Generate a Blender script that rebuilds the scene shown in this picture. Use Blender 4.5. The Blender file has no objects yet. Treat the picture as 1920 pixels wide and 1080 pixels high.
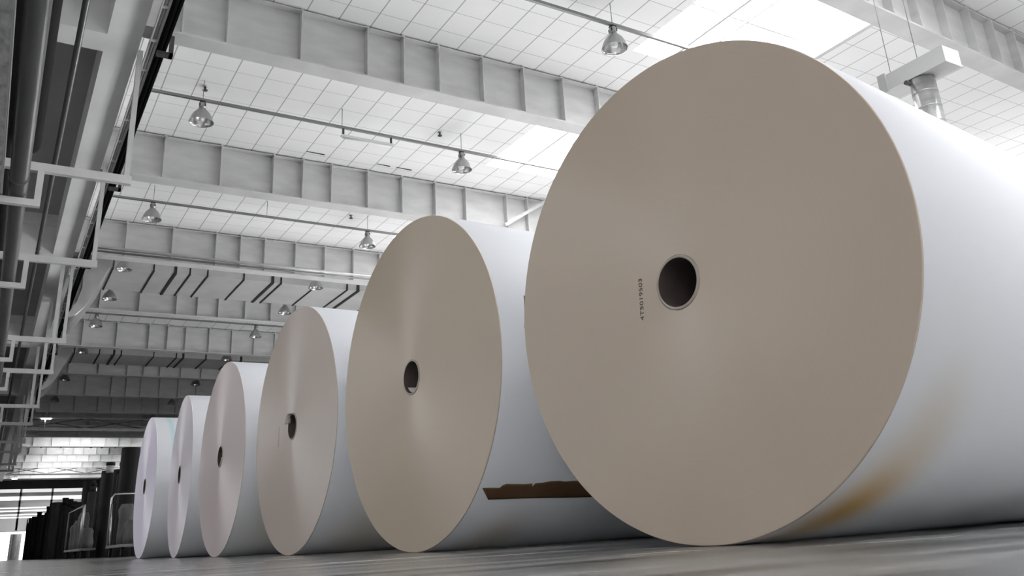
import bpy, math, random
from mathutils import Vector, Matrix
random.seed(7)
scn = bpy.context.scene
COL = scn.collection
PI = math.pi

# ------------------------------------------------------------------ camera
F_PX, PCX, PCY = 1581.92, 950.57, 425.09
PITCH, ROLL, CAM_H, HALL = 0.346841, -0.0549663, 0.0653, 0.5477916
def hall(v):
    X = Vector((math.cos(HALL), math.sin(HALL), 0)); Y = Vector((-math.sin(HALL), math.cos(HALL), 0))
    return Vector((v.dot(X), v.dot(Y), v.z))
fw = Vector((0, math.cos(PITCH), math.sin(PITCH))); r0 = Vector((1, 0, 0)); u0 = r0.cross(fw)
rt = r0*math.cos(ROLL) + u0*math.sin(ROLL); up = -r0*math.sin(ROLL) + u0*math.cos(ROLL)
fw, rt, up = hall(fw), hall(rt), hall(up)
cd = bpy.data.cameras.new('camera'); cam = bpy.data.objects.new('camera', cd); COL.objects.link(cam)
m = Matrix((rt, up, -fw)).transposed().to_4x4(); m.translation = Vector((0, 0, CAM_H)); cam.matrix_world = m
cd.sensor_width = 36; cd.lens = F_PX/1920*36
cd.shift_x = (960-PCX)/1920; cd.shift_y = (PCY-540)/1920
cd.clip_start = 0.02; cd.clip_end = 500
scn.camera = cam

# ------------------------------------------------------------------ materials
def new_mat(name):
    mt = bpy.data.materials.new(name); mt.use_nodes = True
    nt = mt.node_tree; b = nt.nodes['Principled BSDF']
    return mt, nt, b
def N(nt, kind, **kw):
    n = nt.nodes.new(kind)
    for k, v in kw.items(): setattr(n, k, v)
    return n
def mat(name, c, rough=0.6, metal=0.0, var=0.08, scale=3.0, stretch=(1, 1, 1), bump=0.0, spec=0.5):
    """plain surface with a little procedural mottling"""
    mt, nt, b = new_mat(name)
    if isinstance(c, (int, float)): c = (c, c, c)
    tc = N(nt, 'ShaderNodeTexCoord'); mp = N(nt, 'ShaderNodeMapping'); mp.inputs['Scale'].default_value = stretch
    nz = N(nt, 'ShaderNodeTexNoise'); nz.inputs['Scale'].default_value = scale; nz.inputs['Detail'].default_value = 5
    rp = N(nt, 'ShaderNodeValToRGB')
    rp.color_ramp.elements[0].position = 0.3; rp.color_ramp.elements[1].position = 0.7
    rp.color_ramp.elements[0].color = tuple(x*(1-var) for x in c)+(1,)
    rp.color_ramp.elements[1].color = tuple(min(1, x*(1+var)) for x in c)+(1,)
    L = nt.links.new
    L(tc.outputs['Object'], mp.inputs['Vector']); L(mp.outputs['Vector'], nz.inputs['Vector'])
    L(nz.outputs['Fac'], rp.inputs['Fac']); L(rp.outputs['Color'], b.inputs['Base Color'])
    b.inputs['Roughness'].default_value = rough; b.inputs['Metallic'].default_value = metal
    b.inputs['Specular IOR Level'].default_value = spec
    if bump:
        bp = N(nt, 'ShaderNodeBump'); bp.inputs['Strength'].default_value = bump; bp.inputs['Distance'].default_value = 0.02
        L(nz.outputs['Fac'], bp.inputs['Height']); L(bp.outputs['Normal'], b.inputs['Normal'])
    return mt
def emit_mat(name, c, s):
    mt, nt, b = new_mat(name)
    b.inputs['Base Color'].default_value = (0.8, 0.8, 0.8, 1)
    b.inputs['Emission Color'].default_value = tuple(c)+(1,); b.inputs['Emission Strength'].default_value = s
    return mt

def ceiling_mat():
    mt, nt, b = new_mat('ceiling_panels'); L = nt.links.new
    tc = N(nt, 'ShaderNodeTexCoord'); sp = N(nt, 'ShaderNodeSeparateXYZ'); L(tc.outputs['Object'], sp.inputs[0])
    def line(sock, step, off, w):
        a = N(nt, 'ShaderNodeMath', operation='ADD'); a.inputs[1].default_value = off; L(sock, a.inputs[0])
        d = N(nt, 'ShaderNodeMath', operation='DIVIDE'); d.inputs[1].default_value = step; L(a.outputs[0], d.inputs[0])
        f = N(nt, 'ShaderNodeMath', operation='FRACT'); L(d.outputs[0], f.inputs[0])
        s = N(nt, 'ShaderNodeMath', operation='SUBTRACT'); s.inputs[1].default_value = 0.5; L(f.outputs[0], s.inputs[0])
        ab = N(nt, 'ShaderNodeMath', operation='ABSOLUTE'); L(s.outputs[0], ab.inputs[0])
        g = N(nt, 'ShaderNodeMath', operation='GREATER_THAN'); g.inputs[1].default_value = 0.5-w/2/step; L(ab.outputs[0], g.inputs[0])
        return g.outputs[0]
    lx = line(sp.outputs['X'], 0.6, 0.4+6, 0.022); ly = line(sp.outputs['Y'], 0.625, 0.31+50, 0.016)
    lyf = N(nt, 'ShaderNodeMath', operation='MULTIPLY'); lyf.inputs[1].default_value = 0.7; L(ly, lyf.inputs[0])
    mx = N(nt, 'ShaderNodeMath', operation='MAXIMUM'); L(lx, mx.inputs[0]); L(lyf.outputs[0], mx.inputs[1])
    nz = N(nt, 'ShaderNodeTexNoise'); nz.inputs['Scale'].default_value = 0.7; L(tc.outputs['Object'], nz.inputs['Vector'])
    rp = N(nt, 'ShaderNodeValToRGB'); rp.color_ramp.elements[0].color = (.80, .80, .80, 1); rp.color_ramp.elements[1].color = (.9, .9, .9, 1)
    L(nz.outputs['Fac'], rp.inputs['Fac'])
    mi = N(nt, 'ShaderNodeMix', data_type='RGBA'); L(mx.outputs[0], mi.inputs['Factor']); L(rp.outputs['Color'], mi.inputs['A'])
    mi.inputs['B'].default_value = (.40, .40, .40, 1)
    L(mi.outputs['Result'], b.inputs['Base Color']); b.inputs['Roughness'].default_value = 0.7
    return mt

def floor_mat():
    mt, nt, b = new_mat('polished_concrete'); L = nt.links.new
    tc = N(nt, 'ShaderNodeTexCoord'); mp = N(nt, 'ShaderNodeMapping'); mp.inputs['Scale'].default_value = (.45, 2.2, 1)
    mp.inputs['Rotation'].default_value = (0, 0, 0.35)
    L(tc.outputs['Object'], mp.inputs['Vector'])
    nz = N(nt, 'ShaderNodeTexNoise'); nz.inputs['Scale'].default_value = 2.2; nz.inputs['Detail'].default_value = 4; nz.inputs['Roughness'].default_value = 0.5
    L(mp.outputs['Vector'], nz.inputs['Vector'])
    n2 = N(nt, 'ShaderNodeTexNoise'); n2.inputs['Scale'].default_value = 30; n2.inputs['Detail'].default_value = 5; L(mp.outputs['Vector'], n2.inputs['Vector'])
    mxn = N(nt, 'ShaderNodeMath', operation='MULTIPLY_ADD'); mxn.inputs[1].default_value = 0.12; L(n2.outputs['Fac'], mxn.inputs[0]); L(nz.outputs['Fac'], mxn.inputs[2])
    rp = N(nt, 'ShaderNodeValToRGB'); rp.color_ramp.elements[0].position = .38; rp.color_ramp.elements[1].position = .78
    rp.color_ramp.elements[0].color = (.022, .022, .022, 1); rp.color_ramp.elements[1].color = (.29, .29, .29, 1)
    L(mxn.outputs[0], rp.inputs['Fac']); L(rp.outputs['Color'], b.inputs['Base Color'])
    r2 = N(nt, 'ShaderNodeMapRange'); r2.inputs['To Min'].default_value = 0.10; r2.inputs['To Max'].default_value = 0.34
    L(mxn.outputs[0], r2.inputs['Value']); L(r2.outputs['Result'], b.inputs['Roughness'])
    bp = N(nt, 'ShaderNodeBump'); bp.inputs['Strength'].default_value = 0.06; bp.inputs['Distance'].default_value = 0.003
    L(mxn.outputs[0], bp.inputs['Height']); L(bp.outputs['Normal'], b.inputs['Normal'])
    return mt

def face_mat(name, c):
    """end of a wound roll: fine concentric layers, radial sheen"""
    mt, nt, b = new_mat(name); L = nt.links.new
    tc = N(nt, 'ShaderNodeTexCoord'); sp = N(nt, 'ShaderNodeSeparateXYZ'); L(tc.outputs['Object'], sp.inputs[0])
    cb = N(nt, 'ShaderNodeCombineXYZ'); L(sp.outputs['Y'], cb.inputs['X']); L(sp.outputs['Z'], cb.inputs['Y'])
    ln = N(nt, 'ShaderNodeVectorMath', operation='LENGTH'); L(cb.outputs[0], ln.inputs[0])
    nz = N(nt, 'ShaderNodeTexNoise', noise_dimensions='1D'); nz.inputs['Scale'].default_value = 140; nz.inputs['Detail'].default_value = 4
    L(ln.outputs['Value'], nz.inputs['W'])
    n2 = N(nt, 'ShaderNodeTexNoise'); n2.inputs['Scale'].default_value = 1.8; n2.inputs['Detail'].default_value = 3; L(tc.outputs['Object'], n2.inputs['Vector'])
    ad = N(nt, 'ShaderNodeMath', operation='MULTIPLY_ADD'); ad.inputs[1].default_value = .45; L(nz.outputs['Fac'], ad.inputs[0]); L(n2.outputs['Fac'], ad.inputs[2])
    rp = N(nt, 'ShaderNodeValToRGB'); rp.color_ramp.elements[0].position = .45; rp.color_ramp.elements[1].position = 1.0
    rp.color_ramp.elements[0].color = tuple(x*.97 for x in c)+(1,); rp.color_ramp.elements[1].color = tuple(x*1.03 for x in c)+(1,)
    L(ad.outputs[0], rp.inputs['Fac']); L(rp.outputs['Color'], b.inputs['Base Color'])
    b.inputs['Roughness'].default_value = .40; b.inputs['Specular IOR Level'].default_value = .6
    b.inputs['Anisotropic'].default_value = .95
    tg = N(nt, 'ShaderNodeTangent', direction_type='RADIAL', axis='X'); L(tg.outputs[0], b.inputs['Tangent'])
    return mt

def side_mat(name, c, tints=()):
    """outer sheet of a roll with soft coloured patches; stains = (axial, angle, axial size, angle size, slant, colour, amount)"""
    mt, nt, b = new_mat(name); L = nt.links.new
    tc = N(nt, 'ShaderNodeTexCoord'); sp = N(nt, 'ShaderNodeSeparateXYZ'); L(tc.outputs['Object'], sp.inputs[0])
    nz = N(nt, 'ShaderNodeTexNoise'); nz.inputs['Scale'].default_value = 2.2; nz.inputs['Detail'].default_value = 4
    mp = N(nt, 'ShaderNodeMapping'); mp.inputs['Scale'].default_value = (.6, 1.6, 1.6); L(tc.outputs['Object'], mp.inputs['Vector']); L(mp.outputs[0], nz.inputs['Vector'])
    rp = N(nt, 'ShaderNodeValToRGB'); rp.color_ramp.elements[0].color = tuple(x*.97 for x in c)+(1,); rp.color_ramp.elements[1].color = tuple(min(1, x*1.02) for x in c)+(1,)
    L(nz.outputs['Fac'], rp.inputs['Fac']); col = rp.outputs['Color']
    ny = N(nt, 'ShaderNodeMath', operation='MULTIPLY'); ny.inputs[1].default_value = -1; L(sp.outputs['Y'], ny.inputs[0])
    an = N(nt, 'ShaderNodeMath', operation='ARCTAN2'); L(sp.outputs['Z'], an.inputs[0]); L(ny.outputs[0], an.inputs[1])
    for (ax, ang, sa, sang, slant, sc, amt) in tints:
        def lin(sock, off, size):
            a = N(nt, 'ShaderNodeMath', operation='SUBTRACT'); a.inputs[1].default_value = off; L(sock, a.inputs[0])
            d = N(nt, 'ShaderNodeMath', operation='DIVIDE'); d.inputs[1].default_value = size; L(a.outputs[0], d.inputs[0]); return d.outputs[0]
        va = lin(an.outputs[0], math.radians(ang), math.radians(sang))
        sl = N(nt, 'ShaderNodeMath', operation='MULTIPLY_ADD'); sl.inputs[1].default_value = -slant; L(va, sl.inputs[0]); L(sp.outputs['X'], sl.inputs[2])
        vx = lin(sl.outputs[0], ax, sa)
        s1 = N(nt, 'ShaderNodeMath', operation='MULTIPLY'); L(va, s1.inputs[0]); L(va, s1.inputs[1])
        s2 = N(nt, 'ShaderNodeMath', operation='MULTIPLY_ADD'); L(vx, s2.inputs[0]); L(vx, s2.inputs[1]); L(s1.outputs[0], s2.inputs[2])
        ng = N(nt, 'ShaderNodeMath', operation='MULTIPLY'); ng.inputs[1].default_value = -1; L(s2.outputs[0], ng.inputs[0])
        ex = N(nt, 'ShaderNodeMath', operation='EXPONENT'); L(ng.outputs[0], ex.inputs[0])
        am = N(nt, 'ShaderNodeMath', operation='MULTIPLY'); am.inputs[1].default_value = amt; L(ex.outputs[0], am.inputs[0])
        mi = N(nt, 'ShaderNodeMix', data_type='RGBA'); L(am.outputs[0], mi.inputs['Factor']); L(col, mi.inputs['A']); mi.inputs['B'].default_value = tuple(sc)+(1,)
        col = mi.outputs['Result']
    L(col, b.inputs['Base Color']); b.inputs['Roughness'].default_value = .45; b.inputs['Specular IOR Level'].default_value = .4
    return mt

M = {}
M['ceiling'] = ceiling_mat(); M['floor'] = floor_mat()
M['beam'] = mat('grey_painted_steel', .58, .6, 0, .10, 1.4, (1, 1, 3))
M['stiff'] = M['beam']
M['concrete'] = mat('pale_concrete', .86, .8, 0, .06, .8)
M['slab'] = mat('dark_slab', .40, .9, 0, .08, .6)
M['wall'] = mat('grey_wall', .42, .8, 0, .12, .5)
M['frame'] = mat('hanger_paint', .60, .5, 0, .08, 2)
M['pipe_dark'] = mat('dark_pipe_paint', .075, .42, 0, .15, 2, (4, .3, 4))
M['pipe_black'] = mat('black_pipe', .012, .7, 0, .2, 2, spec=.2)
M['black'] = mat('black_rubber', .004, .9, 0, .3, 6, spec=.1)
M['foil'] = mat('insulation_wrap', .34, .55, .2, .35, 4, (3, 1.2, 3), .8)
M['galv'] = mat('galvanised_sheet', .50, .42, .55, .12, 2.0)
M['duct'] = mat('duct_sheet', .55, .5, .2, .10, .8)
M['seam'] = mat('dark_seam', .02, .6, 0, .2, 3)
M['spiral'] = mat('spiral_duct', .6, .28, .75, .25, 2.5, (1, 1, 4))
M['lamp_out'] = mat('spun_aluminium', .42, .35, .85, .08, 4)
M['lamp_in'] = mat('reflector_inside', .72, .18, .9, .05, 4)
M['lamp_dark'] = mat('lamp_fitting', .07, .5, .3, .2, 6)
M['conduit'] = mat('conduit_steel', .26, .4, .5, .1, 3)
M['bulb'] = mat('frosted_bulb', .85, .3, 0, .03, 3)
M['lit'] = emit_mat('lit_bulb', (1, 1, 1), 12.0)
M['skylight'] = emit_mat('skylight_glazing', (1, 1, 1), 9.0)
M['whiteframe'] = mat('white_trim', .75, .5, 0, .05, 2)
M['tube_dark'] = mat('dark_tube_wrap', .007, .6, 0, .5, 2.5, (4, 4, .6), spec=.12)
M['tube_mid'] = mat('charcoal_tube_wrap', .022, .6, 0, .4, 2.5, (4, 4, .6), spec=.12)
M['tube_cap'] = mat('tube_cap', .006, .6, 0, .3, 4, spec=.15)
M['tube_grey'] = mat('grey_tube_end', .22, .5, 0, .2, 4)
M['tube_pale'] = mat('pale_tube_wrap', .5, .6, 0, .3, 2.5, (4, 4, .6))
M['chrome'] = mat('bright_tube_steel', .40, .3, .9, .1, 5)
M['cart'] = mat('cart_steel', .12, .45, .5, .2, 4)
M['bundle'] = mat('grey_bundle', .07, .8, 0, .45, 5, (1, 1, .5), .4)
M['kraft'] = mat('kraft_paper', (.15, .082, .037), .7, 0, .18, 6)
M['core'] = mat('core_board', (.40, .365, .31), .7, 0, .08, 20)
M['core_shade'] = mat('core_board_shaded', (.055, .042, .037), .75, 0, .12, 20)  # core board darkened, the hollow's shade put into its colour
M['scrap'] = mat('paper_scrap', (.78, .74, .72), .6, 0, .1, 30)
M['ink'] = mat('stamp_ink', (.05, .042, .04), .7, 0, .4, 90)
M['ground'] = mat('yard_ground', .035, .9, 0, .1, .3)
M['endwall'] = mat('end_wall_panels', .62, .7, 0, .3, .6, (.3, 1, 2))
M['lintel'] = mat('dark_lintel', .010, .7, 0, .3, 1)
M['kickwall'] = mat('pale_wall_panel', .72, .7, 0, .05, .5)

# ------------------------------------------------------------------ mesh builder
class MB:
    def __init__(s): s.v, s.f, s.mi, s.sm = [], [], [], []
    def add(s, vs, fs, mi=0, smooth=False):
        o = len(s.v); s.v += [tuple(v) for v in vs]
        for f in fs: s.f.append([i+o for i in f]); s.mi.append(mi); s.sm.append(smooth)
        return s
    def box(s, x0, x1, y0, y1, z0, z1, mi=0):
        vs = [(x, y, z) for z in (z0, z1) for y in (y0, y1) for x in (x0, x1)]
        return s.add(vs, [(0, 2, 3, 1), (4, 5, 7, 6), (0, 1, 5, 4), (2, 6, 7, 3), (0, 4, 6, 2), (1, 3, 7, 5)], mi)
    def beam(s, a, b, w, h, mi=0, upv=(0, 0, 1)):
        a, b = Vector(a), Vector(b); d = (b-a).normalized(); sd = d.cross(Vector(upv))
        if sd.length < 1e-4: sd = d.cross(Vector((1, 0, 0)))
        sd.normalize(); u = sd.cross(d)
        vs = [p+sd*(i*w/2)+u*(j*h/2) for p in (a, b) for (i, j) in ((-1, -1), (1, -1), (1, 1), (-1, 1))]
        return s.add(vs, [(0, 1, 2, 3), (7, 6, 5, 4), (0, 4, 5, 1), (1, 5, 6, 2), (2, 6, 7, 3), (3, 7, 4, 0)], mi)
    def tube(s, pts, r, n=12, mi=0, caps=True):
        pts = [Vector(p) for p in pts]; vs = []; fs = []; ref = None
        for k, p in enumerate(pts):
            d = (pts[min(k+1, len(pts)-1)]-pts[max(k-1, 0)]).normalized()
            if ref is None:
                ref = d.cross(Vector((0, 0, 1)))
                if ref.length < 1e-3: ref = d.cross(Vector((1, 0, 0)))
            sd = (ref - d*ref.dot(d)).normalized(); ref = sd; u = d.cross(sd)
            rr = r[k] if isinstance(r, (list, tuple)) else r
            for i in range(n):
                a = 2*PI*i/n; vs.append(p+sd*(rr*math.cos(a))+u*(rr*math.sin(a)))
        for k in range(len(pts)-1):
            for i in range(n):
                j = (i+1) % n; fs.append((k*n+i, k*n+j, (k+1)*n+j, (k+1)*n+i))
        s.add(vs, fs, mi, True)
        if caps:
            s.add([vs[i] for i in range(n)], [tuple(range(n))[::-1]], mi)
            s.add([vs[(len(pts)-1)*n+i] for i in range(n)], [tuple(range(n))], mi)
        return s
    def lathe(s, prof, n=48, mi=0, axis='Z', closed=False, smooth=True, off=(0, 0, 0)):
        """prof: list of (radius, height[, material])"""
        vs = []; fs = []
        for (r, h) in prof:
            for i in range(n):
                a = 2*PI*i/n
                if axis == 'Z': vs.append((r*math.cos(a)+off[0], r*math.sin(a)+off[1], h+off[2]))
                else: vs.append((h+off[0], r*math.cos(a)+off[1], r*math.sin(a)+off[2]))
        m_ = len(prof)
        for k in range(m_ if closed else m_-1):
            k2 = (k+1) % m_
            for i in range(n):
                j = (i+1) % n
                q = (k*n+i, k*n+j, k2*n+j, k2*n+i)
                fs.append(q if axis == 'Z' else q)
        return s.add(vs, fs, mi, smooth)
    def prism(s, poly, y0, y1, mi=0):
        """polygon in XZ extruded along Y"""
        n = len(poly); vs = [(x, y0, z) for x, z in poly]+[(x, y1, z) for x, z in poly]
        fs = [tuple(range(n)), tuple(range(2*n-1, n-1, -1))]+[(i, i+n, (i+1) % n+n, (i+1) % n) for i in range(n)]
        return s.add(vs, fs, mi)
    def build(s, name, mats, parent=None, loc=None, rotz=None, fix=True):
        me = bpy.data.meshes.new(name); me.from_pydata(s.v, [], s.f)
        if not isinstance(mats, (list, tuple)): mats = [mats]
        for q in mats: me.materials.append(q)
        me.polygons.foreach_set('material_index', s.mi); me.polygons.foreach_set('use_smooth', s.sm)
        if fix:
            import bmesh
            bm = bmesh.new(); bm.from_mesh(me); bmesh.ops.remove_doubles(bm, verts=bm.verts, dist=1e-6)
            bmesh.ops.recalc_face_normals(bm, faces=bm.faces); bm.to_mesh(me); bm.free()
        me.update()
        o = bpy.data.objects.new(name, me); COL.objects.link(o)
        if parent: o.parent = parent
        if loc: o.location = loc
        if rotz is not None: o.rotation_euler.z = rotz
        return o
def thing(name, label, cat, loc=(0, 0, 0), rotz=0, group=None):
    o = bpy.data.objects.new(name, None); COL.objects.link(o); o.empty_display_size = .2
    o.location = loc; o.rotation_euler = (0, 0, rotz); return tag(o, label, cat, group)
def tag(o, label, cat, group=None, kind=None):
    o['label'] = label; o['category'] = cat
    if group: o['group'] = group
    if kind: o['kind'] = kind
    return o
def struct(o, label=None, cat=None):
    o['kind'] = 'structure'
    if label: o['label'] = label
    if cat: o['category'] = cat
    return o
def dup(root, loc=None, label=None, group=None):
    r = root.copy(); COL.objects.link(r)
    if loc: r.location = loc
    if label: r['label'] = label
    if group: r['group'] = group
    for ch in list(root.children):
        c = ch.copy(); COL.objects.link(c); c.parent = r
        for g in ch.children:
            d = g.copy(); COL.objects.link(d); d.parent = c
    return r
ORD = ['first', 'second', 'third', 'fourth', 'fifth', 'sixth', 'seventh', 'eighth', 'ninth', 'tenth', 'eleventh',
       'twelfth', 'thirteenth', 'fourteenth', 'fifteenth', 'sixteenth', 'seventeenth', 'eighteenth', 'nineteenth', 'twentieth']

# ------------------------------------------------------------------ setting
XR, YB, YE, ZC = 24.0, -8.0, 108.0, 9.0
REAR = 4.7
SKY_X = (10.0, 13.4)
BEAM_Y = [12.79+6.1*k for k in range(-1, 16)]; BEAM_Y[0] = 7.27
sky = [(12.79+6.1*k+3.05-1.45, 12.79+6.1*k+3.05+1.45) for k in (-4, -3, -2, -1, 0, 1, 9, 10, 11, 12, 13, 14)]  # far bays' skylights are unseen, added to light the beams there

b = MB(); b.box(-7, XR, YB, YE, -.3, 0); struct(b.build('floor', M['floor']), 'grey polished concrete floor with streaks', 'floor')
b = MB(); b.box(-120, 150, -120, 260, -.7, -.31); struct(b.build('ground', M['ground']), 'unseen yard ground outside the hall, added to bounce daylight in', 'ground')  # unseen ground, added for daylight bounced through the wall openings

b = MB()
zc1 = ZC+.35
NX = (3.4, 7.6); added_sky = [(-5.4, -2.4), (.4, 3.6)]+[(12.79+6.1*k+1.0, 12.79+6.1*k+5.0) for k in (9, 10, 11, 12, 13, 14)]  # unseen glowing panels, added to light the rolls and far beams
b.box(1.2, NX[0], YB, YE, ZC, zc1); b.box(NX[1], SKY_X[0], YB, YE, ZC, zc1)
ys = YB
for (a, c) in added_sky: b.box(NX[0], NX[1], ys, a, ZC, zc1); ys = c
b.box(NX[0], NX[1], ys, YE, ZC, zc1)
b.box(SKY_X[1], XR, YB, YE, ZC, zc1)
ys = YB
for (a, c) in sky: b.box(SKY_X[0], SKY_X[1], ys, a, ZC, zc1); ys = c
b.box(SKY_X[0], SKY_X[1], ys, YE, ZC, zc1)
struct(b.build('ceiling', M['ceiling']), 'white ceiling of square panels', 'ceiling')
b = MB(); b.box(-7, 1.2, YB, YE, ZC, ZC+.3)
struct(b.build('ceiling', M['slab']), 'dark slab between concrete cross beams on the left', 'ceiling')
for i, (a, c) in enumerate(sky):
    g = MB(); g.box(SKY_X[0], SKY_X[1], a, c, zc1, zc1+.05)
    w = struct(g.build('window_%d' % (i+1), M['skylight']), 'bright skylight in the panel ceiling, those in the far bays added for light', 'window')
    fr = MB()
    fr.box(10.92, 10.98, a, c, ZC+.04, ZC+.1); fr.box(11.42, 11.45, a, c, ZC+.04, ZC+.1)
    fr.box(SKY_X[0]+.02, SKY_X[1]-.02, (a+c)/2-.02, (a+c)/2+.02, zc1-.05, zc1-.002)
    ed = MB(); ed.box(SKY_X[1]+.01, SKY_X[1]+.12, a-.3, c+.3, ZC-.16, ZC); ed.build('curb_rail', M['beam']).parent = w
    f = fr.build('glazing_bar', M['beam']); f.parent = w

for i, (a, c) in enumerate(added_sky):
    g = MB(); g.box(NX[0], NX[1], a, c, zc1, zc1+.05)
    struct(g.build('window_%d' % (i+21), M['skylight']), 'unseen glowing ceiling panel added for light', 'window')
for i, (x0, x1) in enumerate(((5.6, 6.05), (7.42, 7.78), (7.95, 8.38))):
    g = MB(); g.prism([(x0, 8.999), (x1, 8.999), (x1, 8.985), (x0, 8.996)], 18.30, 18.335)
    struct(g.build('trim_%d' % (i+31), M['seam']), 'dark gap where a ceiling panel sags', 'ceiling panel')
# walls; openings in the unseen left, right and back ones added for daylight
b = MB(); b.box(-7.3, -7, YB, YE, 0, 2.2); b.box(-7.3, -7, YB, YE, 5.0, ZC+.3); b.box(-7.3, -7, YB, 4, 1.8, 5.6); b.box(-7.3, -7, 36, YE, 1.8, 5.6)
for k in range(6): b.box(-7.3, -7, 4+6*k, 4.6+6*k, 1.8, 5.6)
struct(b.build('wall_left', M['wall']), 'grey side wall far left', 'wall')
b = MB()
b.box(XR, XR+.3, YB, YE, 0, 5.5); b.box(XR, XR+.3, YB, YE, 8.7, ZC+.4)
b.box(XR, XR+.3, YB, 2.5, 5.5, 8.7)
for k in range(7): b.box(XR, XR+.3, -8+6*k, -8+6*k+.8, 5.5, 8.7)
b.box(XR, XR+.3, 30, YE, 5.5, 8.7)
struct(b.build('wall_right', M['wall']), 'unseen side wall on the right, window openings added for daylight', 'wall')
b = MB()
b.box(-7, XR, YB-.3, YB, 8.75, ZC+.4); b.box(-7, XR, YB-.3, YB, 0, REAR)
for x in range(-7, 24, 6): b.box(x, x+.4, YB-.3, YB, REAR, 8.75)
struct(b.build('wall_back', M['wall']), 'unseen wall behind the camera, high openings added for daylight', 'wall')
b = MB()
for (z0, z1) in ((8.0, 9.4), (6.35, 6.75), (5.25, 5.95), (4.95, 5.1), (4.55, 4.8), (4.3, 4.42), (4.02, 4.14)): b.box(-7, XR, YE, YE+.3, z0, z1, 0)
b.box(-7, XR, YE-.15, YE+.3, 7.1, 8.0, 1)
b.box(-7, XR, YE, YE+.3, 2.9, 4.02, 2); b.box(-7, XR, YE-.05, YE+.3, 2.78, 2.9, 0)
for x in [-6+3*k for k in range(10)]: b.box(x, x+.2, YE, YE+.3, 2.9, 7.1, 0)
b.box(4.0, 4.12, YE-.06, YE+.3, 2.9, 4.0, 1)
b.box(8, XR, YE, YE+.3, 0, 2.9, 0)
for i, (z0, z1, e_) in enumerate(((6.75, 7.1, .62), (5.95, 6.35, .78), (5.1, 5.25, .8), (4.8, 4.95, .9), (4.42, 4.55, .9), (4.14, 4.3, .75))):
    g = MB(); g.box(-7, XR, YE+.1, YE+.15, z0, z1)
    struct(g.build('window_%d' % (i+41), emit_mat('daylit_pane', (1, 1, 1), e_)), 'bright window strip in the far end wall', 'window')
struct(b.build('wall_end', [M['endwall'], M['lintel'], M['kickwall']]), 'far end wall with bright window strips under a black lintel', 'wall')

# ------------------------------------------------------------------ roof beams
ST_X = [1.75, 2.46, 3.71, 4.94, 5.66, 6.39, 7.35, 8.30, 9.26, 10.17, 11.46, 12.15, 12.97, 13.9, 14.8, 15.63, 16.44, 17.3, 18.2, 19.1]
def roof_beam(i, y, rz=0.0):
    px = 14.5 if rz else 0
    root = thing('roof_beam', 'grey plate girder under the ceiling, ' + ORD[i] + ' from the camera', 'beam', (px, y, 7.9), rz, 'roof beams across the hall')
    x0, x1 = 1.2-px, XR-px
    if rz: x0, x1 = 2.5-px, XR-.6-px
    w = MB(); w.box(x0, x1, -.012, .012, .03, 1.06); w.build('web', M['beam'], root)
    w = MB(); w.box(x0, x1, -.19, .19, 0, .03); w.build('bottom_flange', M['beam'], root)
    w = MB(); w.box(x0, x1, -.15, .15, 1.045, 1.065); w.build('top_flange', M['beam'], root)
    lim = (10.5, 17.9) if i == 0 else ((1.5, 10.4) if i == 1 else (1.5, 13.2 if i < 8 else 9.4))
    for x in ST_X:
        if lim[0] < x < lim[1]:
            w = MB(); w.box(x-px-.012, x-px+.012, -.175, -.012, .03, 1.045); w.box(x-px-.03, x-px+.03, -.15, -.02, 1.065, 1.098)
            w.build('stiffener', M['stiff'], root)
    return root
for i, y in enumerate(BEAM_Y): roof_beam(i, y, .045 if i == 0 else 0)

# ------------------------------------------------------------------ edge girder and cross beams on the left
b = MB(); b.box(.70, 1.20, YB, YE, 7.9, 9.0)
struct(b.build('trim_1', M['concrete']), 'pale longitudinal concrete girder along the left side', 'girder')
XB = [1.2, 13.4, 25.5, 37.6, 49.8, 61.9]
for i, y in enumerate(XB):
    b = MB(); b.box(-6.9, .70, y-.29, y+.29, 7.9, 9.0)
    b.prism([(-6.9, 8.7), (.7, 8.7), (.7, 9), (-6.9, 9)], y-.45, y+.45)
    o = struct(b.build('trim_%d' % (i+2), M['concrete']), 'pale concrete cross beam under the left slab, ' + ORD[i] + ' from the camera', 'beam')

# ------------------------------------------------------------------ pipes and services on the left
def pipe(name, label, cat, x, z, r, y0, y1, m_, joints=(), end=None):
    root = thing(name, label, cat, (x, y0, z))
    b = MB(); pts = [(0, 0, 0), (0, y1-y0, 0)]
    if end == 'up':
        pts = [(0, 0, 0), (0, y1-y0-.5, 0)]+[(0, y1-y0-.5+.45*math.sin(a), .45-.45*math.cos(a)) for a in [PI/12*k for k in range(1, 7)]]+[(0, y1-y0-.05, 2.2)]
    b.tube(pts, r, 28); b.build('pipe_run', m_, root)
    for j in joints:
        c = MB(); c.tube([(0, j-y0-.05, 0), (0, j-y0+.05, 0)], r*1.09, 28); c.build('coupling', m_, root)
    return root
pipe('service_pipe', 'thick dark grey pipe resting on the lower brackets, far left', 'pipe', -.195, 5.19, .122, 2, 104, M['pipe_dark'], (12.9, 25.0, 37.2, 49.5))
pipe('service_pipe', 'black pipe bending upwards between the thick grey pipe and the slab, left', 'pipe', -.14, 6.6, .155, 2, 15.4, M['pipe_black'], (), 'up')
pipe('service_pipe', 'thin dark pipe running under the concrete cross beams, left', 'pipe', .285, 7.0, .045, 2, 104, M['pipe_dark'], (10, 22, 34, 46))
pipe('service_pipe', 'black round filler in the gap between the wrapped duct and the thick grey pipe, far left', 'pipe', -.50, 6.9, .115, 2, 104, M['pipe_black'])  # black cylinder filling the gap beside the wrapped duct
root = thing('insulated_duct', 'wrinkled wrapped duct at the far left edge of the hall', 'duct', (-.40, 2, 5.06))
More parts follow.
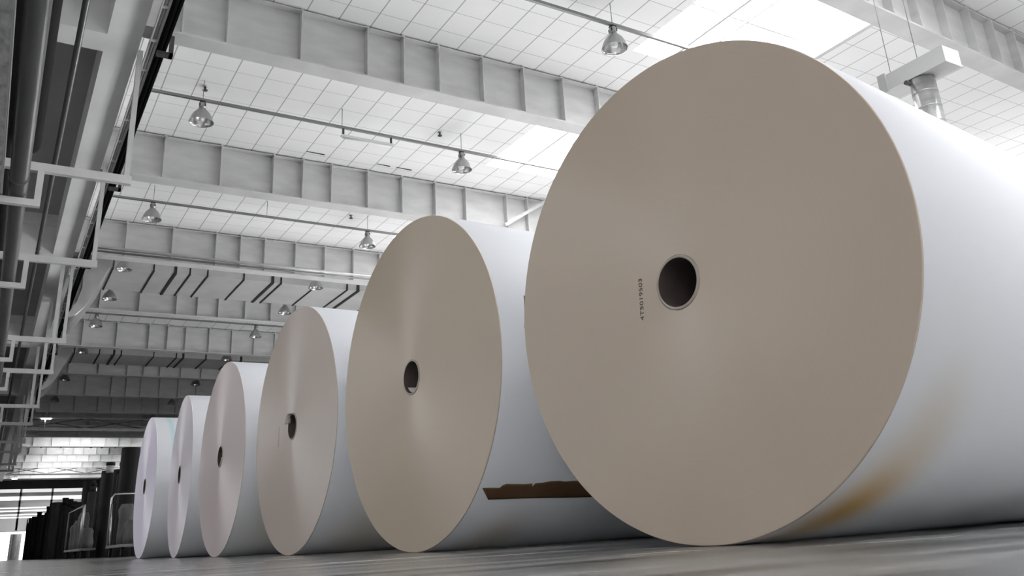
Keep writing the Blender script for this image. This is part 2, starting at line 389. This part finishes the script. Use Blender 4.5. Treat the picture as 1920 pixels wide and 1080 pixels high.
b = MB(); b.box(-.62, 0, 0, 11.35, -.01, .42); b.build('wrapped_casing', M['foil'], root)
b = MB(); b.box(.0, .02, 0, 11.4, -.01, .05); b.build('edge_strip', M['galv'], root)

HY = [6.0, 13.44, 18.1, 25.5, 30.2, 37.6, 42.75, 49.7, 54.4, 61.8, 66.5]
def hanger(i, y):
    root = thing('pipe_hanger', 'grey steel hanger frame carrying the left pipes, ' + ORD[i] + ' from the camera', 'hanger', (1.26, y, 5.5), 0, 'pipe hangers along the left girder')
    b = MB(); b.box(-2.0, .05, -.05, .05, 0, .135); b.build('cross_bar', M['frame'], root)
    b = MB(); b.box(-.06, .02, -.05, .05, .135, 2.4); b.build('post', M['frame'], root)
    b = MB(); b.box(-2.0, -1.92, -.05, .05, .135, 2.4); b.build('post', M['frame'], root)
    if i >= 3:
        b = MB(); b.box(-.31, -.21, -.05, .05, .135, 2.4); b.build('post', M['frame'], root)
    b = MB(); b.box(-1.235, -1.145, -.045, .045, -.53, 0); b.box(-2.3, -1.145, -.05, .05, -.56, -.46)
    b.build('pipe_bracket', M['frame'], root)
    return root
for i, y in enumerate(HY): hanger(i, y)

# cable ladder and black conductor cable beside the girder
root = thing('cable_ladder', 'light cable ladder hung along the edge of the left girder', 'cable tray', (1.2, 2, 7.66))
b = MB(); b.box(.09, .11, 0, 90, 0, .09); b.build('side_rail', M['frame'], root)
b = MB(); b.box(.185, .21, 0, 90, 0, .09); b.build('side_rail', M['frame'], root)
for k in range(90):
    b = MB(); b.box(.11, .185, .6+k*1.0, .64+k*1.0, .0, .03); b.build('rung', M['frame'], root)
b = MB(); b.tube([(.135, 0, .05), (.135, 90, .05)], .018, 8); b.tube([(.168, 0, .045), (.168, 90, .045)], .012, 8); b.build('cable', M['conduit'], root)
root = thing('conductor_rail', 'thick black conductor rail running along the beam ends at left', 'rail', (1.49, 2, 7.70))
b = MB(); b.box(-.065, .065, 0, 60, -.07, .07); b.tube([(-.03, 0, -.075), (-.03, 60, -.075)], .035, 10); b.tube([(.035, 0, -.08), (.035, 60, -.08)], .03, 10)
b.build('rail_body', M['black'], root)
for y in BEAM_Y[:9]:
    b = MB(); b.box(-.075, .17, y-2-.06, y-2+.06, -.17, -.115); b.box(.11, .17, y-2-.06, y-2+.06, -.17, .2)
    b.build('clamp', M['lamp_dark'], root)

# ------------------------------------------------------------------ big ducts between beams
def seam_duct(i, y0, y1, seams, label, chute=True):
    root = thing('air_duct', label, 'duct', (2.33, y0, 8.3), 0, 'wide ducts between the roof beams')
    b = MB(); b.box(0, 21, 0, y1-y0, 0, .55); b.build('casing', M['duct'], root)
    for (x, w) in seams:
        s = MB(); s.box(x-2.33-w, x-2.33+w, -.03, y1-y0+.03, -.035, .57); s.build('joint', M['seam'], root)
    for x in (1.0, 8.0, 15.0):
        s = MB(); s.box(x, x+.05, .2, .25, .55, .705); s.box(x, x+.05, y1-y0-.25, y1-y0-.2, .55, .705); s.build('hanger_strap', M['galv'], root)
    if chute:
        low = [(0, 0), (-.1, -.30), (-.24, -.62), (-.40, -.96), (-.57, -1.28), (-.75, -1.52), (-.93, -1.66)]
        hi = [(-.98, -1.55), (-.80, -1.15), (-.69, -.75), (-.68, -.3), (-.6, .12), (-.4, .40), (0, .55)]
        c = MB(); n = len(low)+len(hi)
        # rounded, slightly pleated sheet outlet
        pl = low+hi; rows = 9; vs = []
        for k in range(rows):
            t = k/(rows-1); y = (y1-y0)*t
            for (x, z) in pl: vs.append((x+.02*math.sin(t*9+z*4), y, z))
        fs = [(k*n+i_, k*n+(i_+1) % n, (k+1)*n+(i_+1) % n, (k+1)*n+i_) for k in range(rows-1) for i_ in range(n)]
        c.add(vs, fs, 0, True); c.add(vs[:n], [tuple(range(n))]); c.add(vs[-n:], [tuple(range(n))[::-1]])
        c.build('outlet_chute', M['galv'], root)
    return root
S1 = [(3.58, .02), (4.22, .04), (4.66, .02), (5.2, .02), (6.35, .02), (7.3, .045), (7.58, .025), (8.75, .02), (9.9, .025), (10.3, .05), (11.3, .03), (12.5, .02)]
S1 = [(2.42, .02)] + S1
seam_duct(0, 27.17, 29.75, S1, 'wide panelled air duct behind the fourth beam, nearer of the two with chutes')
S2 = [(2.44, .025), (3.42, .02), (4.0, .04), (4.3, .02), (5.64, .02), (6.6, .025), (6.9, .045), (7.9, .03), (9.0, .02), (9.5, .05)]
seam_duct(1, 40.3, 42.6, S2, 'wide panelled air duct behind the sixth beam, farther of the two with chutes')
seam_duct(2, 75.3, 78.3, [(3.2, .04), (4.6, .04), (6.8, .06), (7.6, .06), (8.6, .04), (10.4, .04)], 'pale panelled air duct far down the hall above the dark tubes', False)

# ------------------------------------------------------------------ lamps
def lamp(loc, label):
    root = thing('pendant_lamp', label, 'lamp', loc, 0, 'bell-shaped pendant lamps')
    R_ = .235
    sh = MB()
    prof = [(.07, .30), (.085, .27), (.12, .235), (.165, .18), (.20, .11), (.226, .04), (R_, 0), (R_+.006, -.004), (R_, -.008),
            (R_-.012, .002), (.215, .04), (.19, .105), (.155, .17), (.11, .222), (.05, .25)]
    sh.lathe(prof[:9], 36, 0); sh.lathe(prof[8:], 36, 1); shade = sh.build('reflector_shade', [M['lamp_out'], M['lamp_in']], root)
    n = MB(); n.lathe([(.0, .43), (.055, .43), (.068, .41), (.07, .30), (.0, .30)], 24); neck = n.build('lamp_neck', M['lamp_out'], root)
    for a in (0, 1, 2, 3):
        s = MB(); ca, sa = math.cos(a*PI/2+.6), math.sin(a*PI/2+.6)
        s.beam((.068*ca, .068*sa, .34), (.073*ca, .073*sa, .40), .022, .022); s.build('vent_slot', M['lamp_dark'], neck)
    s = MB(); s.tube([(0, 0, .43), (0, 0, .467)], .018, 10); s.box(-.05, .05, -.05, .05, .435, .465); s.build('junction_box', M['lamp_dark'], root)
    s = MB(); s.tube([(0, 0, .54), (0, 0, .95)], .007, 6); s.build('hanger_rod', M['conduit'], root)
    s = MB(); s.lathe([(.0, .02), (.05, .035), (.065, .09), (.05, .15), (.035, .2), (.03, .25)], 20); s.build('bulb', M['bulb'], shade)
    return root
LY = [10.08, 15.9, 21.85, 26.5, 30.05, 34.1, 39.05, 45.8, 52.5, 59.3]
first = lamp((8.6, LY[0], 8.05), 'metal bell pendant lamp just left of the biggest roll\'s top edge')
for k, y in enumerate(LY[1:]):
    dup(first, (8.56, y, 8.05), 'metal bell pendant lamp in the right row, ' + ORD[k+1] + ' from the camera')
for k, y in enumerate(LY[1:]):
    dup(first, (2.71 if k < 2 else 2.66 if k < 6 else 2.5, y, 8.05), 'metal bell pendant lamp in the left row, ' + ORD[k] + ' from the camera')

def conduit(y, label, x0, x1, rods):
    root = thing('lighting_conduit', label, 'conduit', (x0, y, 8.545), 0, 'lighting conduits between the beams')
    b = MB(); b.box(0, x1-x0, -.028, .028, -.028, .028); b.build('channel', M['conduit'], root)
    for x in rods:
        r = MB(); r.tube([(x-x0, 0, .02), (x-x0, 0, .455)], .007, 6); r.build('hanger_rod', M['conduit'], root)
CN = ['nearest, left of the biggest roll', 'second from the camera, above a strip lamp', 'third from the camera', 'fourth, past the near duct']
for y, l, x0 in zip((10.08, 15.9, 21.85, 34.1), CN, (6.0, 1.66, 1.66, 1.9)):
    conduit(y, 'thin grey lighting conduit hung under the ceiling, ' + l, x0, 14, (5.63,) if y > 12 else ())
root = thing('strip_lamp', 'slim unlit strip lamp hung under the conduit between two pendant lamps', 'lamp', (5.62, 15.9, 8.30))
b = MB(); b.box(0, 1.2, -.05, .05, .02, .06); b.build('housing', M['whiteframe'], root)
b = MB(); b.tube([(.03, 0, 0), (1.17, 0, 0)], .02, 12); b.build('tube', M['bulb'], root)
b = MB(); b.box(.02, .06, -.02, .02, .06, .217); b.build('bracket', M['lamp_dark'], root)
b = MB(); b.box(1.14, 1.18, -.02, .02, .06, .217); b.build('bracket', M['lamp_dark'], root)

for (x, y, l) in ((2.78, 16.15, 'beside the left row\'s first pendant lamp'), (8.09, 16.06, 'above the right row\'s second pendant lamp'), (8.11, 22.0, 'above the right row\'s third pendant lamp')):
    root = thing('ceiling_sprinkler', 'small dark sprinkler on the white ceiling ' + l, 'sprinkler', (x, y, 8.9), 0, 'ceiling sprinklers')
    b = MB(); b.lathe([(0, 0), (.05, 0), (.05, .02), (.018, .03), (.018, .1), (0, .1)], 14); b.build('frame', M['lamp_dark'], root)
    b = MB(); b.lathe([(0, .08), (.045, .085), (.05, .1), (0, .1)], 14); b.build('rose', M['lamp_out'], root)

# pipes in front of the fourth beam, brace at the third
b = MB(); b.tube([(1.5, 24.55, 8.03), (14, 24.55, 8.03)], .045, 12); b.build('x', M['galv'])
tag(bpy.data.objects['x'], 'pale sprinkler pipe running in front of the fourth beam', 'pipe'); bpy.data.objects['x'].name = 'sprinkler_pipe'
b = MB(); b.tube([(1.5, 24.62, 7.95), (14, 24.62, 7.95)], .028, 12); o = b.build('cable_pipe', M['conduit']); tag(o, 'thin dark pipe just below the pale sprinkler pipe at the fourth beam', 'pipe')
b = MB(); b.beam((11.3, 18.63, 7.99), (12.7, 18.63, 8.9), .09, .09); o = b.build('diagonal_brace', M['stiff']); tag(o, 'diagonal brace across the third beam above the second roll', 'brace')

# far lattice girders
def lattice(y, z0, z1, label, lamps=()):
    root = thing('lattice_girder', label, 'girder', (1.2, y, z0), 0, 'lattice girders far down the hall')
    b = MB(); b.box(0, 22.8, -.06, .06, -.09, 0, 0); b.box(0, 22.8, -.16, .16, 0, .06); b.build('bottom_chord', M['galv'], root)
    b = MB(); b.box(0, 22, -.1, .1, z1-z0-.06, z1-z0+.02); b.build('top_chord', M['beam'], root)
    for x in (.5, 8.5, 16.5):
        r = MB(); r.tube([(x, 0, z1-z0), (x, 0, 9.0-z0)], .02, 6); r.build('hanger_rod', M['conduit'], root)
    for k in range(6):
        for s in (0, 1):
            d = MB(); a = (k*3.4+(0 if s else 3.4), 0, .05); c = (k*3.4+(3.4 if s else 0), .05*s, z1-z0-.05); d.beam(a, c, .06, .06); d.build('diagonal', M['pipe_dark'], root)
    return root
lattice(58.3, 7.3, 7.98, 'grey lattice girder with crossed rods behind the ninth beam')
lattice(94.5, 7.55, 8.3, 'thin dark lattice girder near the far end wall')
root = thing('lamp_post', 'short post with a lit lamp head standing on the nearer lattice girder', 'lamp', (2.42, 58.3, 7.36))
b = MB(); b.tube([(0, 0, 0), (0, 0, .5)], .04, 10); b.build('post', M['galv'], root)
b = MB(); b.box(-.22, .3, -.1, .1, .5, .55); b.build('lamp_head', M['lit'], root)
root = thing('floodlight', 'small lit floodlight under the girder at the far left', 'lamp', (2.2, 103.0, 7.75))
b = MB(); b.box(-.25, .25, -.1, .1, 0, .12); b.build('lamp_head', M['lit'], root)
b = MB(); b.box(-.03, .03, -.03, .03, .12, 1.26); b.build('bracket', M['lamp_dark'], root)

# supply box on a round duct, right
root = thing('supply_column', 'round metal duct rising to a flat box, behind the biggest roll at right', 'duct', (11.06, 6.2, 0))
b = MB(); b.tube([(0, 0, 0), (0, 0, 5.99)], .175, 40); b.build('round_duct', M['spiral'], root)
b = MB()
for k in range(24): b.lathe([(.176, .12+k*.245), (.181, .127+k*.245), (.176, .134+k*.245)], 40)
b.build('seam_ring', M['galv'], root)
b = MB(); b.box(-.18, .21, -.5, .52, 6.0, 6.26); b.build('air_box', M['duct'], root)
b = MB(); b.box(-.215, -.18, .42, .55, 5.98, 6.28); b.build('end_flange', M['galv'], root)
b = MB(); b.tube([(-.22, .12, 5.96), (-.05, .12, 5.96)], .035, 12); b.build('valve', M['lamp_dark'], root)
for y in (-.1, .35):
    b = MB(); b.tube([(-.16, y, 6.26), (-.16, y, 9.0)], .006, 6); b.build('hanger_wire', M['conduit'], root)

# ------------------------------------------------------------------ paper rolls
CORE_O, CORE_I = .0845, .0745
def paper_roll(name_label, X, Y, r, yaw, length, fcol, scol, tints):
    root = thing('paper_roll', name_label, 'paper roll', (X, Y, 0), math.radians(yaw), 'row of giant paper rolls')
    e = .004
    s = MB(); s.lathe([(r, e), (r, length-e), (r-e, length), (CORE_O+.0005, length), (CORE_O+.0005, e), (r, e)], 256, 0, 'X')
    o = s.build('outer_sheet', side_mat('outer_sheet', scol, tints), root); o.location = (0, 0, r)
    for p in o.data.polygons: p.use_smooth = abs(p.normal.x) < .5
    f = MB()
    f.lathe([(r, e), (r-.0008, e*.35), (r-.003, 0), (CORE_O+.0015, 0), (CORE_O+.0015, e), (r, e)], 256, 0, 'X')
    o = f.build('end_face', face_mat('end_face', fcol), root); o.location = (0, 0, r)
    for p in o.data.polygons: p.use_smooth = abs(p.normal.x) < .9
    c = MB()
    c.lathe([(CORE_I, length+.002), (CORE_I, 0.0), (CORE_I+.0015, -.003)], 96, 1, 'X'); c.lathe([(CORE_I+.0015, -.003), (CORE_O-.002, -.003), (CORE_O, -.001), (CORE_O, length+.002)], 96, 0, 'X')
    o = c.build('core', [M['core'], M['core_shade']], root); o.location = (0, 0, r); o['label'] = 'cardboard core tube with shade painted into its hollow'
    return root, r
def cyl_patch(root, r, poly_top, poly_bot, name, label, material, off=.0015):
    """sheet lying on the roll's side: two outlines (axial, degrees) of equal length"""
    vs = []; n = len(poly_top); rows = 7
    for k in range(rows):
        for (a, b_) in zip(poly_top, poly_bot):
            t = k/(rows-1); ax = a[0]*(1-t)+b_[0]*t; an = math.radians(a[1]*(1-t)+b_[1]*t)
            vs.append((ax, -(r+off)*math.cos(an), (r+off)*math.sin(an)))
    fs = [(k*n+i, k*n+i+1, (k+1)*n+i+1, (k+1)*n+i) for k in range(rows-1) for i in range(n-1)]
    p = MB(); p.add(vs, fs, 0, True); o = p.build(name, material, root); o.location = (0, 0, r); o['label'] = label
    sm = o.modifiers.new('thick', 'SOLIDIFY'); sm.thickness = .0012; sm.offset = 0
    return o
SIDE = (.865, .885, .93)  # white paper, with daylight's bluish cast put into the colour
W1, _ = paper_roll('biggest paper roll in the foreground, with a number stamped beside its core', 1.7206, 1.8462, .75, 6.88, 2.5,
    (.505, .425, .35), SIDE, [(.16, -64, .13, 17, .03, (.56, .34, .08), .92), (.21, -42, .12, 14, .0, (.72, .62, .50), .45)])
W2, _ = paper_roll('second paper roll from the camera, with torn brown kraft strip on its side', 1.6779, 3.7022, .7853, 3.13, 2.4,
    (.50, .42, .335), SIDE, [(.25, -70, .12, 14, .0, (.55, .40, .22), .45)])
W3, _ = paper_roll('third paper roll, with a white scrap curling out of its core hole', 1.6214, 5.4151, .7682, 1.8, 2.3,
    (.51, .44, .395), SIDE, [(.35, -62, .25, 22, .0, (.52, .42, .27), .5)])
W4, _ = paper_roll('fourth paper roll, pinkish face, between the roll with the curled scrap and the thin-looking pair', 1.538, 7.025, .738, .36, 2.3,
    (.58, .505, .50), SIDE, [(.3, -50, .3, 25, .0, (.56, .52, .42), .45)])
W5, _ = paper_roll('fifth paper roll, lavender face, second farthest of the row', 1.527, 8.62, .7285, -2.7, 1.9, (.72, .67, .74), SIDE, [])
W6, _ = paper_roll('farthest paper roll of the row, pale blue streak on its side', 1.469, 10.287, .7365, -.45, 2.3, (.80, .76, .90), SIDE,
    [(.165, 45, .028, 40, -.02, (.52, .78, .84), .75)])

# torn kraft strip on roll 2 (irregular upper outline, notch)
top = [(.02, -44.0), (.06, -44.0), (.105, -44.1), (.115, -43.2), (.13, -42.7), (.18, -42.8), (.225, -42.9), (.262, -42.7), (.268, -43.9), (.276, -42.7), (.31, -42.5), (.35, -42.0), (.40, -41.9), (.43, -42.2), (.48, -42.0), (.56, -42.1), (.75, -42.0)]
bx = [.075, .10, .125, .135, .145, .18, .225, .258, .268, .28, .31, .35, .40, .44, .49, .57, .75]
bot = [(x, -48.7+.15*math.sin(7*x)) for x in bx]
cyl_patch(W2, .7853, top, bot, 'kraft_strip', 'torn brown kraft paper strip', M['kraft'])
top = [(.1505+.04*k, 16.8) for k in range(6)]; bot = [(.123+.04*k, 5.6) for k in range(6)]
cyl_patch(W2, .7853, top, bot, 'kraft_label', 'brown kraft patch peeping past the biggest roll', M['kraft'])

# stamped number on roll 1 (lettering reads upwards)
fc = bpy.data.curves.new('stamp', 'FONT'); fc.body = '4T5019503'; fc.size = .0215; fc.extrude = .0002; fc.space_character = 1.02
fo = bpy.data.objects.new('stamp', fc); COL.objects.link(fo)
dg = bpy.context.evaluated_depsgraph_get(); me = bpy.data.meshes.new_from_object(fo.evaluated_get(dg)); bpy.data.objects.remove(fo)
me.materials.clear(); me.materials.append(M['ink'])
xs = [v.co.x for v in me.vertices]; wtxt = max(xs)-min(xs)
st = bpy.data.objects.new('stamped_number', me); COL.objects.link(st); st.parent = W1; st['label'] = 'dark stamped serial number'
# text x -> up, text y -> +Y (left seen from the camera), normal -> -X
L_ = .134/wtxt
rot = Matrix(((0, 0, -1), (0, 1, 0), (1, 0, 0))).to_4x4()
# local axes: columns = images of text x, y, z
st.matrix_basis = Matrix.Translation((-.0006, .152, .75-.084)) @ Matrix(((0, 0, -1, 0), (.065*-1, 1, 0, 0), (1, .065, 0, 0), (0, 0, 0, 1))) @ Matrix.Diagonal((L_, 1.0, 1, 1))
# faint mark on roll 3
b = MB(); b.box(-.0006, .0004, .262, .274, -.10, .03); o = b.build('pencil_mark', mat('faint_mark', (.42, .37, .33), .8), W3); o.location = (0, 0, .7682)

# curled paper scraps in the core holes
def scrap(root, r, pts, w, name='paper_scrap'):
    vs = []; n = len(pts)
    for (x, y, z) in pts: vs += [(x-w, y, z), (x+w, y, z+.004)]
    p = MB(); p.add(vs, [(2*i, 2*i+1, 2*i+3, 2*i+2) for i in range(n-1)], 0, True); o = p.build(name, M['scrap'], root); o.location = (0, 0, r); o['label'] = 'curled white paper scrap'
    o.modifiers.new('thick', 'SOLIDIFY').thickness = .001
scrap(W3, .7682, [(-.012, .060*math.cos(a)+.004, .078*math.sin(a)+.002) for a in [math.radians(d) for d in range(15, 100, 8)]], .02)
scrap(W2, .7853, [(.06, .070*math.cos(a), .070*math.sin(a)) for a in [math.radians(d) for d in range(215, 330, 10)]], .05)
scrap(W4, .738, [(.0, .071*math.cos(a), .071*math.sin(a)) for a in [math.radians(d) for d in range(190, 275, 10)]], .008)

# ------------------------------------------------------------------ dark upright tubes behind the rolls
def upright_tube(loc, r, h, mats, label, neck=True):
    root = thing('upright_tube', label, 'tube', loc, 0, 'dark tubes standing in a line on the left')
    b = MB(); hb = h*.88 if neck else h
    b.lathe([(0, 0), (r*.97, 0), (r, .02), (r, hb-.04), (r*.95, hb), (0, hb)], 20); b.build('tube_body', mats[0], root)
    if neck:
        b = MB(); b.lathe([(0, hb), (r*.62, hb), (r*.62, h-.07), (0, h-.07)], 16); b.build('neck', mats[1], root)
        b = MB(); b.lathe([(0, h-.08), (r*.72, h-.08), (r*.72, h-.01), (r*.6, h), (0, h)], 16); b.build('cap', mats[2], root)
    return root
# (Y, height, radius, neck, material set)
dk = (M['tube_dark'], M['tube_dark'], M['tube_cap']); md = (M['tube_mid'], M['tube_mid'], M['tube_cap']); gy = (M['tube_dark'], M['tube_grey'], M['tube_cap']); pa = (M['tube_pale'], M['tube_pale'], M['tube_pale'])
TB = [(20.3, 2.20, .19, False, dk), (21.6, 2.02, .13, True, dk), (22.7, 1.95, .12, False, dk), (23.8, 2.22, .15, True, gy), (24.9, 2.10, .12, False, md), (26.0, 2.02, .12, True, dk),
      (27.4, 1.98, .13, True, md), (29.0, 2.15, .17, False, dk), (31.2, 1.62, .13, False, dk), (33.2, 1.8, .14, True, dk), (35.4, 2.0, .15, True, dk), (38.2, 2.2, .16, True, dk),
      (41.5, 2.2, .26, False, md), (47.0, 2.32, .17, True, dk), (50.8, 2.1, .18, False, md), (54.0, 2.38, .18, True, dk), (59.0, 2.35, .18, False, dk), (65.0, 2.5, .21, True, dk),
      (84.0, 2.0, .33, False, pa), (92.5, 2.2, .33, False, pa)]
DESC = ['thick black tube nearest the farthest roll', 'black capped tube just left of the thick black one', 'plain short black tube beside the grey-necked one', 'tall dark tube with a pale grey neck', 'charcoal tube just left of the grey-necked one', 'black capped tube above the nearer trolley\'s left end']
for i, (y, h, r, nk, ms) in enumerate(TB):
    if i < 6: l = DESC[i]
    elif i < 18: l = ('capped' if nk else 'plain') + ' dark tube standing in the line at left, ' + ORD[i] + ' from the rolls'
    else: l = ('nearer' if i == 18 else 'farther') + ' of two pale grey tubes at the far left end of the line'
    upright_tube((2.6+(.04*((i*7) % 3-1)), y, 0), r, h, ms, l, nk)

for i, (y, h, r) in enumerate([(21.0, 2.0, .15), (22.3, 1.98, .14), (24.3, 2.05, .16), (26.6, 1.95, .15), (28.2, 2.0, .16), (30.2, 1.7, .16), (32.3, 1.75, .16), (34.3, 1.78, .16), (36.8, 1.95, .17), (40.0, 2.0, .19), (44.0, 2.2, .2), (49.0, 2.0, .2), (52.4, 2.1, .2), (56.5, 2.2, .2), (62.0, 2.25, .22)]):
    upright_tube((3.02, y, 0), r, h, dk, 'black tube in the back row behind the capped tubes, ' + ORD[i] + ' from the rolls', False)
# ------------------------------------------------------------------ trolleys
def trolley(loc, L, W, label, rail_side):
    root = thing('trolley', label, 'trolley', loc, 0, 'tubular trolleys in front of the dark tubes')
    b = MB(); b.box(0, W, 0, L, .17, .22); b.build('platform', M['cart'], root)
    for x in (.07, W-.07):
        for y in (.2, L-.2):
            w = MB(); w.tube([(x-.025, y, .085), (x+.025, y, .085)], .085, 16); w.box(x-.03, x+.03, y-.03, y+.03, .09, .17); w.build('wheel', M['tube_cap'], root)
    if rail_side:
        b = MB(); b.tube([(0.02, .03, .22), (.02, .03, 1.12), (.02, .08, 1.18), (.02, L-.08, 1.18), (.02, L-.03, 1.12), (.02, L-.03, .22)], .018, 10); b.tube([(.02, .45, .22), (.02, .45, 1.18)], .018, 8)
    else:
        b = MB(); b.tube([(0.02, L-.03, .22), (.02, L-.03, 1.13), (.07, L-.03, 1.2), (W-.07, L-.03, 1.2), (W-.02, L-.03, 1.13), (W-.02, L-.03, .22)], .02, 10); b.tube([(.02, L-.45, .22), (.02, L-.12, 1.0)], .018, 8)
    b.build('handle', M['chrome'], root)
    return root
trolley((2.16, 17.4, 0), 2.1, .62, 'steel trolley with bright handle, partly behind the farthest roll', False)
trolley((2.0, 23.0, 0), 4.4, .34, 'long trolley with tall side rail, left of the handled trolley', True)
def bundle(x, y, z0, w, d, h, label):
    b = MB(); n = 10; prof = [(.0, 0), (1, 0), (1.05, .25), (.95, .6), (1.0, .85), (.7, 1), (0, 1)]
    vs = []; fs = []
    for (rr, hh) in prof:
        for i in range(n):
            a = 2*PI*i/n; k = 1+.12*math.sin(3*a+hh*5); vs.append((rr*w/2*math.cos(a)*k, rr*d/2*math.sin(a)*k, hh*h))
    for k in range(len(prof)-1):
        for i in range(n): fs.append((k*n+i, k*n+(i+1) % n, (k+1)*n+(i+1) % n, (k+1)*n+i))
    b.add(vs, fs, 0, True); o = b.build('wrapped_bundle', M['bundle']); o.location = (x, y, z0); tag(o, label, 'bundle', 'grey bundles on the trolleys')
bundle(2.45, 18.0, .225, .34, .5, .42, 'low grey bundle on the handled trolley\'s near end')
bundle(2.42, 18.9, .225, .3, .4, .75, 'tall grey bundle under the bright trolley handle')
bundle(2.18, 23.6, .225, .28, .5, .45, 'low grey bundle at the near end of the long trolley')
bundle(2.18, 24.7, .225, .26, .45, .85, 'tallest grey bundle inside the long trolley\'s rail')
bundle(2.18, 25.7, .225, .28, .5, .7, 'grey bundle in the middle of the long trolley')
bundle(2.18, 26.8, .225, .26, .4, .62, 'grey bundle at the far end of the long trolley')

# ------------------------------------------------------------------ daylight
sl = bpy.data.lights.new('sun', 'SUN'); sl.energy = 140; sl.angle = .01
so = bpy.data.objects.new('sun', sl); COL.objects.link(so); so.rotation_euler = Vector((-.85, .2, -.50)).to_track_quat('-Z', 'Y').to_euler()
w = bpy.data.worlds.new('World'); scn.world = w; w.use_nodes = True
bg = w.node_tree.nodes['Background']; bg.inputs[0].default_value = (1, 1, 1, 1); bg.inputs[1].default_value = 3.0
vs = scn.view_settings
vs.view_transform = 'Standard'; vs.look = 'None'; vs.gamma = 1; vs.use_curve_mapping = False; vs.exposure = 0.17
